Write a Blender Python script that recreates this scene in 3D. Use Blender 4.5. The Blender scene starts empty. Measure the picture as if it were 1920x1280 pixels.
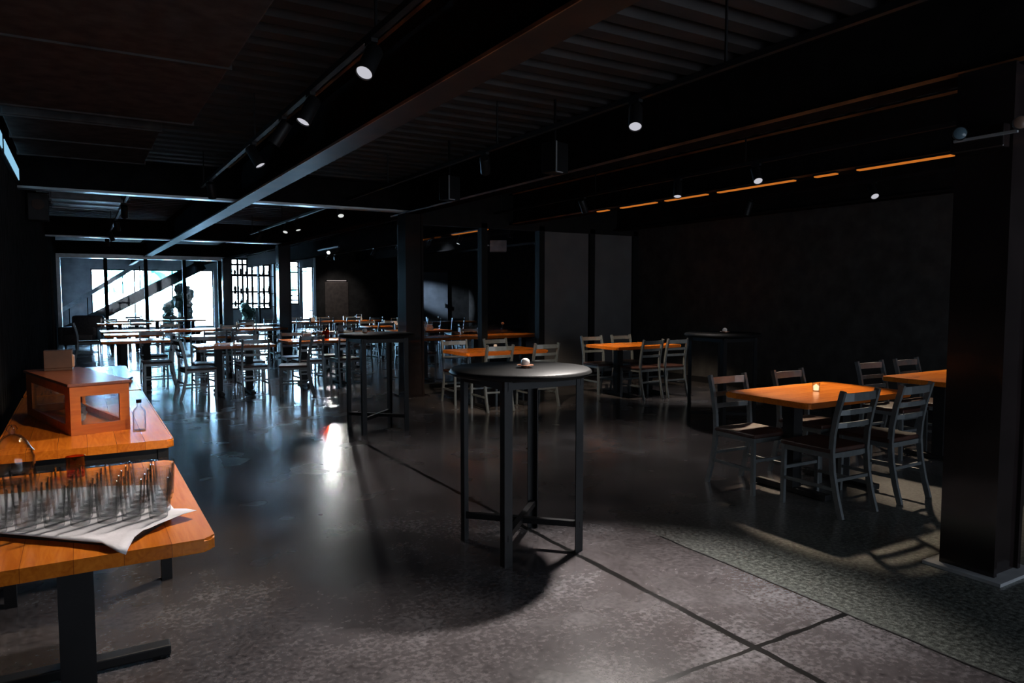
import bpy, bmesh, math, random
from mathutils import Vector, Matrix
R = random.Random(7)
SC = bpy.context.scene
COL = SC.collection
PI = math.pi

# ------------------------------------------------------------------ materials
def mat(name, color, rough=0.5, metal=0.0, var=0.25, scale=8.0, bump=0.0, coat=0.0, spec=0.5, stretch=(1, 1, 1)):
    m = bpy.data.materials.new(name); m.use_nodes = True
    nt = m.node_tree; b = nt.nodes['Principled BSDF']
    tc = nt.nodes.new('ShaderNodeTexCoord'); mp = nt.nodes.new('ShaderNodeMapping')
    mp.inputs['Scale'].default_value = stretch
    nz = nt.nodes.new('ShaderNodeTexNoise'); nz.inputs['Scale'].default_value = scale; nz.inputs['Detail'].default_value = 4
    nt.links.new(tc.outputs['Object'], mp.inputs[0]); nt.links.new(mp.outputs[0], nz.inputs['Vector'])
    cr = nt.nodes.new('ShaderNodeValToRGB')
    cr.color_ramp.elements[0].position = 0.3; cr.color_ramp.elements[1].position = 0.7
    cr.color_ramp.elements[0].color = tuple(c * (1 - var) for c in color) + (1,)
    cr.color_ramp.elements[1].color = tuple(min(1, c * (1 + var)) for c in color) + (1,)
    nt.links.new(nz.outputs['Fac'], cr.inputs[0]); nt.links.new(cr.outputs[0], b.inputs['Base Color'])
    b.inputs['Roughness'].default_value = rough; b.inputs['Metallic'].default_value = metal
    b.inputs['Coat Weight'].default_value = coat; b.inputs['Coat Roughness'].default_value = 0.15
    b.inputs['Specular IOR Level'].default_value = spec
    if bump:
        bp = nt.nodes.new('ShaderNodeBump'); bp.inputs['Strength'].default_value = bump; bp.inputs['Distance'].default_value = 0.01
        nt.links.new(nz.outputs['Fac'], bp.inputs['Height']); nt.links.new(bp.outputs[0], b.inputs['Normal'])
    return m

def emit(name, color, strength):
    m = bpy.data.materials.new(name); m.use_nodes = True
    nt = m.node_tree; nt.nodes.clear()
    e = nt.nodes.new('ShaderNodeEmission'); e.inputs[0].default_value = color + (1,); e.inputs[1].default_value = strength
    o = nt.nodes.new('ShaderNodeOutputMaterial'); nt.links.new(e.outputs[0], o.inputs[0])
    return m

def clear(name, tint=(1, 1, 1), ior=1.45, rough=0.02, rim=None):
    m = bpy.data.materials.new(name); m.use_nodes = True
    nt = m.node_tree; nt.nodes.clear()
    t = nt.nodes.new('ShaderNodeBsdfTransparent'); t.inputs[0].default_value = tint + (1,)
    g = nt.nodes.new('ShaderNodeBsdfGlossy'); g.inputs['Roughness'].default_value = rough
    if rim is not None:      # a slanting path through the wall crosses more glass and loses more light
        lw = nt.nodes.new('ShaderNodeLayerWeight'); lw.inputs[0].default_value = .5
        pw = nt.nodes.new('ShaderNodeMath'); pw.operation = 'POWER'; pw.inputs[1].default_value = 3.0; nt.links.new(lw.outputs['Facing'], pw.inputs[0])
        mc = nt.nodes.new('ShaderNodeMixRGB'); mc.inputs[1].default_value = tint + (1,); mc.inputs[2].default_value = (rim, rim, rim, 1)
        nt.links.new(pw.outputs[0], mc.inputs[0]); nt.links.new(mc.outputs[0], t.inputs[0])
    f = nt.nodes.new('ShaderNodeFresnel'); ge = nt.nodes.new('ShaderNodeNewGeometry'); mr = nt.nodes.new('ShaderNodeMapRange')
    mr.inputs[3].default_value = ior; mr.inputs[4].default_value = 1 / ior      # the same air-to-glass step from either side of a thin wall
    nt.links.new(ge.outputs['Backfacing'], mr.inputs[0]); nt.links.new(mr.outputs[0], f.inputs[0])
    x = nt.nodes.new('ShaderNodeMixShader'); o = nt.nodes.new('ShaderNodeOutputMaterial')
    nt.links.new(f.outputs[0], x.inputs[0]); nt.links.new(t.outputs[0], x.inputs[1]); nt.links.new(g.outputs[0], x.inputs[2])
    nt.links.new(x.outputs[0], o.inputs[0])
    return m

def wood(name, along='X', base=(0.62, 0.165, 0.014), rough=0.24, coat=0.08):
    """Varnished plank wood; the planks run along one object axis."""
    m = bpy.data.materials.new(name); m.use_nodes = True
    nt = m.node_tree; b = nt.nodes['Principled BSDF']; N = nt.nodes.new; L = nt.links.new
    tc = N('ShaderNodeTexCoord'); mp = N('ShaderNodeMapping')
    if along == 'Y': mp.inputs['Rotation'].default_value = (0, 0, PI / 2)
    L(tc.outputs['Object'], mp.inputs[0])
    sx = N('ShaderNodeSeparateXYZ'); L(mp.outputs[0], sx.inputs[0])
    pl = N('ShaderNodeMath'); pl.operation = 'MULTIPLY'; pl.inputs[1].default_value = 1 / 0.127; L(sx.outputs['Y'], pl.inputs[0])
    fl = N('ShaderNodeMath'); fl.operation = 'FLOOR'; L(pl.outputs[0], fl.inputs[0])
    fr = N('ShaderNodeMath'); fr.operation = 'FRACT'; L(pl.outputs[0], fr.inputs[0])
    wn = N('ShaderNodeTexWhiteNoise'); wn.noise_dimensions = '1D'; L(fl.outputs[0], wn.inputs['W'])
    st = N('ShaderNodeMapping'); st.inputs['Scale'].default_value = (2.2, 26, 26); L(mp.outputs[0], st.inputs[0])
    nz = N('ShaderNodeTexNoise'); nz.inputs['Scale'].default_value = 1.6; nz.inputs['Detail'].default_value = 6; nz.inputs['Distortion'].default_value = 1.2
    L(st.outputs[0], nz.inputs['Vector'])
    ad = N('ShaderNodeMath'); ad.operation = 'MULTIPLY_ADD'; L(wn.outputs['Value'], ad.inputs[0]); ad.inputs[1].default_value = 0.35; L(nz.outputs['Fac'], ad.inputs[2])
    cr = N('ShaderNodeValToRGB'); e = cr.color_ramp.elements
    e[0].position = 0.35; e[0].color = (base[0] * .78, base[1] * .68, base[2] * .6, 1)
    e[1].position = 0.95; e[1].color = (base[0] * 1.2, base[1] * 1.35, base[2] * 1.6, 1)
    k = e.new(0.62); k.color = base + (1,)
    L(ad.outputs[0], cr.inputs[0])
    vo = N('ShaderNodeTexVoronoi'); vo.inputs['Scale'].default_value = 3.1; L(mp.outputs[0], vo.inputs['Vector'])
    kn = N('ShaderNodeMapRange'); kn.inputs[1].default_value = 0.03; kn.inputs[2].default_value = 0.075; L(vo.outputs['Distance'], kn.inputs[0])
    mx = N('ShaderNodeMixRGB'); mx.inputs[1].default_value = (0.05, 0.012, 0.004, 1); L(kn.outputs[0], mx.inputs[0]); L(cr.outputs[0], mx.inputs[2])
    se = N('ShaderNodeMath'); se.operation = 'GREATER_THAN'; se.inputs[1].default_value = 0.014; L(fr.outputs[0], se.inputs[0])
    m2 = N('ShaderNodeMixRGB'); m2.inputs[1].default_value = (0.28, 0.068, 0.009, 1); L(se.outputs[0], m2.inputs[0]); L(mx.outputs[0], m2.inputs[2])
    L(m2.outputs[0], b.inputs['Base Color'])
    b.inputs['Roughness'].default_value = rough; b.inputs['Coat Weight'].default_value = coat; b.inputs['Coat Roughness'].default_value = 0.16; b.inputs['Specular IOR Level'].default_value = .28
    return m

def floor_material():
    m = bpy.data.materials.new('polished_concrete'); m.use_nodes = True
    nt = m.node_tree; b = nt.nodes['Principled BSDF']; N = nt.nodes.new; L = nt.links.new
    tc = N('ShaderNodeTexCoord'); sx = N('ShaderNodeSeparateXYZ'); L(tc.outputs['Object'], sx.inputs[0])
    def math_(op, a, bb=None, c=None):
        n = N('ShaderNodeMath'); n.operation = op
        for i, v in enumerate((a, bb, c)):
            if v is None: continue
            if isinstance(v, (int, float)): n.inputs[i].default_value = v
            else: L(v, n.inputs[i])
        return n.outputs[0]
    def noise(scale, detail=5, dist=0.0, rough=0.55):
        n = N('ShaderNodeTexNoise'); n.inputs['Scale'].default_value = scale; n.inputs['Detail'].default_value = detail
        n.inputs['Distortion'].default_value = dist; n.inputs['Roughness'].default_value = rough
        L(tc.outputs['Object'], n.inputs['Vector']); return n.outputs['Fac']
    big = noise(0.75, 4, 0.2); mid = noise(3.2, 5, 0.2); fine = noise(42, 3); speck = noise(190, 2)
    mott = math_('ADD', math_('MULTIPLY', big, 0.55), math_('ADD', math_('MULTIPLY', mid, 0.28), math_('MULTIPLY', noise(26, 3, 0, .65), 0.17)))
    cr = N('ShaderNodeValToRGB'); e = cr.color_ramp.elements
    e[0].position = 0.36; e[0].color = (0.026, 0.022, 0.022, 1)
    e[1].position = 0.66; e[1].color = (0.16, 0.152, 0.16, 1)
    k = e.new(0.52); k.color = (0.074, 0.066, 0.068, 1)
    L(mott, cr.inputs[0])
    # aggregate bay beyond the saw cut at x = 3.05
    ag = N('ShaderNodeValToRGB'); e = ag.color_ramp.elements
    e[0].position = 0.38; e[0].color = (0.018, 0.022, 0.019, 1); e[1].position = 0.66; e[1].color = (0.13, 0.14, 0.125, 1)
    L(math_('ADD', math_('MULTIPLY', speck, 0.55), math_('MULTIPLY', fine, 0.45)), ag.inputs[0])
    wob = math_('MULTIPLY', math_('SUBTRACT', noise(5, 3), 0.5), 0.03)
    X = math_('ADD', sx.outputs['X'], wob); Y = math_('ADD', sx.outputs['Y'], wob)
    fade = N('ShaderNodeMapRange'); fade.inputs[1].default_value = 3.9; fade.inputs[2].default_value = 2.7; L(math_('ADD', Y, math_('MULTIPLY', math_('SUBTRACT', mid, .5), .5)), fade.inputs[0])
    bay = math_('MULTIPLY', math_('GREATER_THAN', X, 3.05), fade.outputs[0])
    mx = N('ShaderNodeMixRGB'); L(bay, mx.inputs[0]); L(cr.outputs[0], mx.inputs[1]); L(ag.outputs[0], mx.inputs[2])
    sp = N('ShaderNodeMixRGB'); sp.blend_type = 'MULTIPLY'; sp.inputs[0].default_value = 0.75
    rr = N('ShaderNodeMapRange'); rr.inputs[1].default_value = 0.3; rr.inputs[2].default_value = 0.7; rr.inputs[3].default_value = 0.25; rr.inputs[4].default_value = 1.75
    L(fine, rr.inputs[0])
    L(mx.outputs[0], sp.inputs[1]); L(rr.outputs[0], sp.inputs[2])
    def line(c, pos, w): return math_('LESS_THAN', math_('ABSOLUTE', math_('SUBTRACT', c, pos)), w)
    j1 = line(X, 2.42, math_('ADD', 0.009, math_('MULTIPLY', noise(2.3, 2), 0.016)))
    j2 = math_('MULTIPLY', line(X, 3.05, 0.008), math_('LESS_THAN', Y, 3.3))
    j3 = math_('MULTIPLY', line(Y, 2.02, math_('ADD', 0.004, math_('MULTIPLY', noise(2.9, 2), 0.018))), math_('LESS_THAN', X, 3.05))
    j4 = line(Y, 9.9, 0.012)
    j = math_('MINIMUM', 1.0, math_('ADD', math_('ADD', j1, j2), math_('ADD', j3, j4)))
    jm = N('ShaderNodeMixRGB'); L(j, jm.inputs[0]); L(sp.outputs[0], jm.inputs[1]); jm.inputs[2].default_value = (0.006, 0.006, 0.006, 1)
    L(jm.outputs[0], b.inputs['Base Color'])
    ro = N('ShaderNodeMapRange'); ro.inputs[1].default_value = 0.3; ro.inputs[2].default_value = 0.7; ro.inputs[3].default_value = 0.18; ro.inputs[4].default_value = 0.30
    L(noise(2.1, 2), ro.inputs[0]); L(math_('ADD', ro.outputs[0], math_('MULTIPLY', bay, 0.25)), b.inputs['Roughness'])
    b.inputs['Coat Weight'].default_value = .6; b.inputs['Coat Roughness'].default_value = .14
    bp = N('ShaderNodeBump'); bp.inputs['Strength'].default_value = 0.025; bp.inputs['Distance'].default_value = 0.004
    L(math_('SUBTRACT', fine, math_('MULTIPLY', j, 1.5)), bp.inputs['Height']); L(bp.outputs[0], b.inputs['Normal'])
    return m

M = {}
M['floor'] = floor_material()
M['wall'] = mat('black_painted_wall', (0.055, 0.053, 0.052), 0.9, spec=0, bump=0.1, scale=5)
M['plaster'] = mat('grey_concrete_wall', (0.34, 0.32, 0.33), 0.7, bump=0.15, scale=3)
M['ribbed'] = mat('black_ribbed_panel', (0.026, 0.025, 0.025), 0.9, scale=4, spec=0)
M['deck'] = mat('dark_steel_deck', (0.042, 0.037, 0.037), 0.7, metal=0.0, scale=4)
M['beam'] = mat('black_painted_steel', (0.014, 0.013, 0.013), 0.9, scale=6, spec=0)
M['rust'] = mat('rust_brown_steel', (0.05, 0.02, 0.01), 0.5, metal=0.2, var=0.5, scale=3)
M['edgelit'] = mat('rust_edge_lit', (0.34, 0.13, 0.045), 0.5, var=.6, scale=3)  # rust colour brightened to paint light along the flange edges
M['bluesteel'] = mat('grey_painted_steel', (0.5, 0.52, 0.54), 0.3, metal=0.4, var=0.15)
M['column'] = mat('satin_black_column', (0.014, 0.010, 0.010), 0.14, scale=4)
M['frame'] = mat('black_window_frame', (0.009, 0.009, 0.009), 0.7, spec=.2)
M['alu'] = mat('brushed_aluminium', (0.19, 0.21, 0.22), 0.36, metal=0.6, var=0.12, scale=20)
M['seat'] = mat('dark_wood_seat', (0.04, 0.014, 0.009), 0.45, var=0.4, scale=10, stretch=(1, 6, 1))
M['black'] = mat('black_powder_coat', (0.008, 0.008, 0.009), 0.5, spec=.3)
M['top'] = mat('black_laminate', (0.010, 0.010, 0.010), 0.5, scale=3, spec=.12)
M['woodX'] = wood('varnished_pine_crosswise', 'X')
M['woodY'] = wood('varnished_pine_lengthwise', 'Y')
M['case'] = wood('amber_box_wood', 'X', (0.56, 0.15, 0.014), 0.4, 0.05)
M['caselid'] = wood('reddish_lid_wood', 'Y', (0.15, 0.042, 0.018), 0.3, 0.3)
M['lens'] = emit('lamp_lens_glow', (0.86, 0.86, 0.95), 0.62)
M['lensfar'] = emit('far_lamp_glow', (0.9, 0.93, 0.9), 0.8)
M['lensoff'] = mat('unlit_blue_lens', (0.10, 0.16, 0.2), 0.2)
M['lensbrown'] = mat('unlit_brown_lens', (0.16, 0.10, 0.075), 0.3)
M['bright'] = emit('bright_lamp_glow', (1.0, 0.97, 0.93), 25.0)
M['amberglow'] = emit('lit_flange_glow', (0.62, 0.17, 0.022), 0.85)
M['flame'] = emit('candle_glow', (1.0, 0.66, 0.38), 1.6)
M['glass'] = clear('clear_drinking_glass', (0.97, 0.975, 0.975), 1.5, .02, .12)
M['pane'] = clear('window_pane_glass', (0.94, 0.97, 0.98), 1.45)
M['acrylic'] = clear('clear_acrylic', (0.96, 0.96, 0.95), 1.4, 0.05)
M['smoke'] = clear('smoky_partition_glass', (0.85, 0.86, 0.88), 1.6, 0.03)
M['amberglass'] = clear('amber_bottle_glass', (0.75, 0.33, 0.12), 1.5)
M['paper'] = mat('crumpled_white_paper', (0.74, 0.70, 0.71), 0.8, var=0.08, bump=0.5, scale=14)
M['mat'] = mat('black_rubber_mat', (0.015, 0.015, 0.015), 0.6)
M['brown'] = mat('brown_leather', (0.06, 0.024, 0.013), 0.5, var=0.35)
M['tan'] = mat('tan_card', (0.42, 0.22, 0.13), 0.6)
M['grey'] = mat('grey_crumpled_paper', (0.32, 0.32, 0.32), 0.8, bump=0.6, scale=20)
M['copper'] = mat('copper_metal', (0.55, 0.27, 0.17), 0.35, metal=0.7)
M['wax'] = mat('frosted_white_glass', (0.85, 0.75, 0.68), 0.4)
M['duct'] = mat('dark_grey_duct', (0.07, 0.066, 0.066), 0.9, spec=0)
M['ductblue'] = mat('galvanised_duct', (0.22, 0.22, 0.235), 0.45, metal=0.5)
M['upholstery'] = mat('dark_grey_upholstery', (0.06, 0.06, 0.07), 0.6, scale=20)
M['leafdark'] = mat('dark_foliage', (0.02, 0.05, 0.03), 0.7, var=0.5, scale=6)
M['leaf'] = mat('teal_green_foliage', (0.05, 0.20, 0.17), 0.7, var=0.6, scale=2)
M['bark'] = mat('tree_bark', (0.05, 0.04, 0.03), 0.8)
M['paving'] = mat('pale_paving', (0.55, 0.55, 0.55), 0.8)
M['white'] = mat('white_painted_metal', (0.75, 0.77, 0.8), 0.4)
M['panel'] = mat('grey_door_paint', (0.30, 0.34, 0.40), 0.5, var=0.2, scale=3)
M['brownpanel'] = mat('taupe_panel', (0.13, 0.105, 0.095), 0.6)
M['blue'] = mat('blue_plastic', (0.05, 0.22, 0.42), 0.4)
M['orange'] = mat('orange_flower', (0.7, 0.22, 0.04), 0.6)
M['dark'] = mat('dark_equipment', (0.005, 0.005, 0.006), 0.8, spec=.15)

# ------------------------------------------------------------------ mesh helpers
def box(bm, a, b, bev=0.0):
    x0, y0, z0 = a; x1, y1, z1 = b
    vs = [bm.verts.new(p) for p in ((x0, y0, z0), (x1, y0, z0), (x1, y1, z0), (x0, y1, z0), (x0, y0, z1), (x1, y0, z1), (x1, y1, z1), (x0, y1, z1))]
    fs = [bm.faces.new([vs[i] for i in f]) for f in ((0, 3, 2, 1), (4, 5, 6, 7), (0, 1, 5, 4), (1, 2, 6, 5), (2, 3, 7, 6), (3, 0, 4, 7))]
    if bev:
        es = list({e for f in fs for e in f.edges})
        bmesh.ops.bevel(bm, geom=es, offset=bev, segments=2, profile=0.5, affect='EDGES')
    return bm

def frame_axes(d):
    d = d.normalized(); u = Vector((1, 0, 0)) if abs(d.x) < 0.9 else Vector((0, 1, 0))
    v = d.cross(u).normalized(); u = v.cross(d).normalized()
    return u, v

def bar(bm, p, q, w, h, up=None):
    """square bar from p to q; w across, h along `up`"""
    p = Vector(p); q = Vector(q); d = (q - p).normalized()
    up = Vector(up) if up else (Vector((0, 0, 1)) if abs(d.z) < 0.9 else Vector((0, 1, 0)))
    s = d.cross(up).normalized(); t = s.cross(d).normalized()
    vs = []
    for c in (p, q):
        for a, b in ((-1, -1), (1, -1), (1, 1), (-1, 1)):
            vs.append(bm.verts.new(c + s * a * w / 2 + t * b * h / 2))
    for f in ((0, 1, 2, 3), (7, 6, 5, 4), (0, 4, 5, 1), (1, 5, 6, 2), (2, 6, 7, 3), (3, 7, 4, 0)):
        bm.faces.new([vs[i] for i in f])
    return bm

def sweep(bm, pts, w, h, side=(1, 0, 0)):
    """rectangular tube along a bent line of points, w along `side`"""
    side = Vector(side); pts = [Vector(p) for p in pts]; rings = []
    for i, p in enumerate(pts):
        d = (pts[min(i + 1, len(pts) - 1)] - pts[max(i - 1, 0)]).normalized()
        t = side.cross(d).normalized()
        rings.append([bm.verts.new(p + side * a * w / 2 + t * b * h / 2) for a, b in ((-1, -1), (1, -1), (1, 1), (-1, 1))])
    for r0, r1 in zip(rings, rings[1:]):
        for k in range(4): bm.faces.new((r0[k], r0[(k + 1) % 4], r1[(k + 1) % 4], r1[k]))
    bm.faces.new(rings[0][::-1]); bm.faces.new(rings[-1])
    return bm

def lathe(bm, prof, n=24, c=(0, 0, 0), closed=False):
    """turn (r, z) pairs about the z axis"""
    rings = []
    for r, z in prof:
        if r < 1e-6: rings.append([bm.verts.new((c[0], c[1], c[2] + z))])
        else: rings.append([bm.verts.new((c[0] + r * math.cos(2 * PI * k / n), c[1] + r * math.sin(2 * PI * k / n), c[2] + z)) for k in range(n)])
    pairs = list(zip(rings, rings[1:]))
    if closed: pairs.append((rings[-1], rings[0]))
    for a, b in pairs:
        for k in range(n):
            k2 = (k + 1) % n
            if len(a) == 1 and len(b) == 1: continue
            if len(a) == 1: bm.faces.new((a[0], b[k2], b[k]))
            elif len(b) == 1: bm.faces.new((a[k], a[k2], b[0]))
            else: bm.faces.new((a[k], a[k2], b[k2], b[k]))
    return bm

def prism(bm, poly, z0, z1):
    lo = [bm.verts.new((x, y, z0)) for x, y in poly]; hi = [bm.verts.new((x, y, z1)) for x, y in poly]
    bm.faces.new(lo[::-1]); bm.faces.new(hi); n = len(poly)
    for k in range(n): bm.faces.new((lo[k], lo[(k + 1) % n], hi[(k + 1) % n], hi[k]))
    return bm

def rounded(w, d, r, n=5):
    out = []
    for cx, cy, a0 in ((w / 2 - r, d / 2 - r, 0), (-w / 2 + r, d / 2 - r, 90), (-w / 2 + r, -d / 2 + r, 180), (w / 2 - r, -d / 2 + r, 270)):
        for k in range(n + 1):
            a = math.radians(a0 + 90 * k / n); out.append((cx + r * math.cos(a), cy + r * math.sin(a)))
    return out

def new(): return bmesh.new()
def obj(name, bm, material, parent=None, loc=None, smooth=False, rot=None):
    bmesh.ops.recalc_face_normals(bm, faces=bm.faces)
    me = bpy.data.meshes.new(name); bm.to_mesh(me); bm.free()
    if smooth:
        for p in me.polygons: p.use_smooth = True
        try: me.set_sharp_from_angle(angle=math.radians(40))
        except Exception: pass
    me.materials.append(material)
    o = bpy.data.objects.new(name, me); COL.objects.link(o)
    if parent: o.parent = parent
    if loc: o.location = loc
    if rot: o.rotation_euler = rot
    return o
USED = set()
def tag(o, label, cat, group=None):
    o['label'] = label; o['category'] = cat
    if group: o['group'] = group
    if label in USED: print('DUPLICATE LABEL', label)
    n = len(label.split())
    if n < 4 or n > 16: print('LABEL LENGTH', n, label)
    USED.add(label)
    return o
def thing(name, label, cat, loc=(0, 0, 0), rz=0, group=None):
    o = bpy.data.objects.new(name, None); o.empty_display_size = 0.1; COL.objects.link(o)
    o.location = loc; o.rotation_euler = (0, 0, rz)
    return tag(o, label, cat, group)
def dup(root, loc, rz, label, group=None):
    r = root.copy(); COL.objects.link(r); r.location = loc; r.rotation_euler = (0, 0, rz)
    if group: r['group'] = group
    tag(r, label, r['category'], r.get('group'))
    for ch in list(root.children):
        c = ch.copy(); COL.objects.link(c); c.parent = r
        for g in list(ch.children):
            d = g.copy(); COL.objects.link(d); d.parent = c
    return r
def struct(name, bm, m, smooth=False, parent=None):
    o = obj(name, bm, m, parent, smooth=smooth)
    if parent is None: o['kind'] = 'structure'
    return o
ORD = ['first', 'second', 'third', 'fourth', 'fifth', 'sixth', 'seventh', 'eighth', 'ninth', 'tenth', 'eleventh', 'twelfth']

# ------------------------------------------------------------------ setting
XL, XR, XF = -0.55, 9.1, 13.2      # wall side, dark back wall of the front room, back wall of the far hall
YB, YG, YP, YW = -3.0, 10.6, 25.3, 33.0
ZC = 3.2
b = new(); box(b, (XL - .3, YB - .2, -0.2), (XF + .3, YW + .4, 0)); struct('floor', b, M['floor'])
# corrugated ceiling deck, ribs across the room
b = new(); y = YB - .2; prof = []
while y < YW + .4:
    prof += [(y, ZC), (y + .13, ZC), (y + .16, ZC + .06), (y + .25, ZC + .06)]; y += .28
lo0 = [b.verts.new((XL - .3, p, z)) for p, z in prof]; lo1 = [b.verts.new((XF + .3, p, z)) for p, z in prof]
up0 = [b.verts.new((XL - .3, p, ZC + .2)) for p, z in prof]; up1 = [b.verts.new((XF + .3, p, ZC + .2)) for p, z in prof]
for k in range(len(prof) - 1):
    b.faces.new((lo0[k], lo0[k + 1], lo1[k + 1], lo1[k])); b.faces.new((up0[k], up1[k], up1[k + 1], up0[k + 1]))
struct('ceiling', b, M['deck'])
# ribbed black wall beside the aisle
b = new(); pts = []; y = YB
while y < 25.4:
    pts += [(XL, y), (XL, y + .09), (XL - .035, y + .115), (XL - .035, y + .175)]; y += .2
a0 = [b.verts.new((px, py, 0)) for px, py in pts]; a1 = [b.verts.new((px, py, ZC)) for px, py in pts]
c0 = [b.verts.new((XL - .25, py, 0)) for px, py in pts]; c1 = [b.verts.new((XL - .25, py, ZC)) for px, py in pts]
for k in range(len(pts) - 1):
    b.faces.new((a0[k], a0[k + 1], a1[k + 1], a1[k])); b.faces.new((c0[k], c1[k], c1[k + 1], c0[k + 1]))
struct('wall_left', b, M['ribbed'])
b = new(); box(b, (XL - .25, 25.4, 0), (XL - .02, YW + .3, ZC)); struct('wall_stairwell', b, M['plaster'])
BX0, BX1, BZ0, BZ1 = 1.0, 8.2, .3, 2.7
b = new(); box(b, (XL - .25, YB - .25, 0), (BX0, YB, ZC)); box(b, (BX1, YB - .25, 0), (XF + .25, YB, ZC)); box(b, (BX0, YB - .25, 0), (BX1, YB, BZ0)); box(b, (BX0, YB - .25, BZ1), (BX1, YB, ZC)); struct('wall_back', b, M['wall'])
b = new(); box(b, (XR, YB, 0), (XR + .2, YG + .06, ZC)); struct('wall_right', b, M['wall'])
b = new(); box(b, (XR + .2, YG - .14, 0), (XF + .25, YG + .06, ZC)); struct('wall_return', b, M['wall'])
b = new(); box(b, (XF, YG + .06, 0), (XF + .25, YW + .3, ZC)); struct('wall_hall', b, M['wall'])
b = new(); box(b, (7.15, YP, 0), (XF, YP + .2, ZC)); struct('wall_far', b, M['wall'])
b = new(); box(b, (7.15, YP + .2, 0), (7.35, YP + .3, ZC)); struct('wall_corner', b, M['wall'])
b = new()
for x0 in (0.02, ): box(b, (XR - .02, YB, 0), (XR, YG - .1, .1))
struct('baseboard_right', b, M['black'])
# end wall with the daylight openings
OPEN = [(0.42, 4.95, 0.12, 2.52), (5.56, 7.34, 0.84, 3.08), (7.88, 8.58, 1.05, 3.0), (8.7, 9.22, 0.33, 3.08)]
b = new(); x = XL - .25
for x0, x1, z0, z1 in OPEN:
    box(b, (x, YW, 0), (x0, YW + .25, ZC)); box(b, (x0, YW, 0), (x1, YW + .25, z0)); box(b, (x0, YW, z1), (x1, YW + .25, ZC)); x = x1
box(b, (x, YW, 0), (XF + .25, YW + .25, ZC)); struct('wall_end', b, M['plaster'])
def window(name, x0, x1, z0, z1, y, vx, hz, t=.05):
    b = new()
    box(b, (x0, y - .03, z0), (x1, y + .05, z0 + t)); box(b, (x0, y - .03, z1 - t), (x1, y + .05, z1))
    for v in [x0 + t / 2] + vx + [x1 - t / 2]: box(b, (v - t / 2, y - .03, z0 + t), (v + t / 2, y + .05, z1 - t))
    for h in hz: box(b, (x0 + t, y - .025, h - t / 2), (x1 - t, y + .045, h + t / 2))
    w = struct(name, b, M['frame'])
    b = new(); box(b, (x0 + .01, y + .005, z0 + .01), (x1 - .01, y + .013, z1 - .01)); obj('pane', b, M['pane'], w)
window('window_1', *OPEN[0], YW + .1, [1.95, 3.35], [])
window('window_2', *OPEN[1], YW + .1, [5.95, 6.15, 6.35, 6.55, 6.8, 7.05], [1.1, 1.62, 2.36, 2.8], .085)
window('window_3', *OPEN[2], YW + .1, [8.15], [1.25, 1.45, 1.7, 2.5, 2.75], .06)
window('window_4', *OPEN[3], YW + .1, [], [0.75, 2.75, 2.55], .05)
window('window_7', BX0, BX1, BZ0, BZ1, YB - .15, [2.8, 4.6, 6.4], [], .08)  # unseen back window for the fill daylight
bpy.data.objects['window_7'].children[0].data.materials[0] = clear('fill_dimming_glass', (.21, .172, .156), 1.45)  # pane tint made up to dim and neutralise the unseen window's fill daylight
# glazed screen across the aisle, under the fourth beam
b = new()
for x in (.72, 1.82, 2.92, 3.98): box(b, (x - .05, YP - .05, 0), (x + .05, YP + .12, 2.7))
box(b, (XL - .02, YP - .05, 0), (4.03, YP + .12, .08))
w = struct('window_5', b, M['frame'])
b = new(); box(b, (XL - .02, YP - .1, 2.6), (4.03, YP + .35, 2.72)); box(b, (XL - .02, YP - .1, 0), (XL + .1, YP + .35, 2.6)); obj('frame_reveal', b, M['bluesteel'], w)
b = new(); box(b, (XL, YP + .03, .08), (4.0, YP + .04, 2.6)); obj('pane', b, M['pane'], w)
# smoky glass partition of the front room
b = new()
for x in (4.62, 5.79, 6.93, 8.03, 9.05): box(b, (x - .055, YG - .07, 0), (x + .055, YG + .07, 2.68))
box(b, (4.3, YG - .07, 2.6), (XR, YG + .07, ZC)); box(b, (4.3, YG - .06, 0), (XR, YG + .06, .07)); box(b, (4.3, YG - .06, 0), (4.62, YG + .06, 2.68))
w = struct('window_6', b, M['frame'])
b = new(); box(b, (4.62, YG - .006, .07), (6.93, YG + .006, 2.6)); obj('pane', b, M['smoke'], w)
M['greypanel'] = mat('grey_panel', (0.13, 0.125, 0.125), 0.6, var=.15, scale=2)
b = new(); box(b, (6.98, YG - .012, .07), (7.98, YG + .012, 2.6)); box(b, (8.08, YG - .012, .07), (9.0, YG + .012, 2.6)); obj('infill_panel', b, M['greypanel'], w)
# steel columns
for i, y in enumerate((2.0, 9.89, 17.6, 25.24)):
    b = new(); x0, x1, s = 4.06, 4.34, .14
    box(b, (x0, y - s, 0), (x0 + .03, y + s, 2.67)); box(b, (x1 - .03, y - s, 0), (x1, y + s, 2.67)); box(b, (x0 + .03, y - s + .02, 0), (x1 - .03, y + s - .02, 2.67))
    c = struct('column', b, M['column'])
    b = new(); box(b, (x0 - .06, y - s - .06, 0), (x1 + .06, y + s + .06, .018)); obj('base_plate', b, M['bluesteel'] if i == 0 else M['column'], c)
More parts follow.
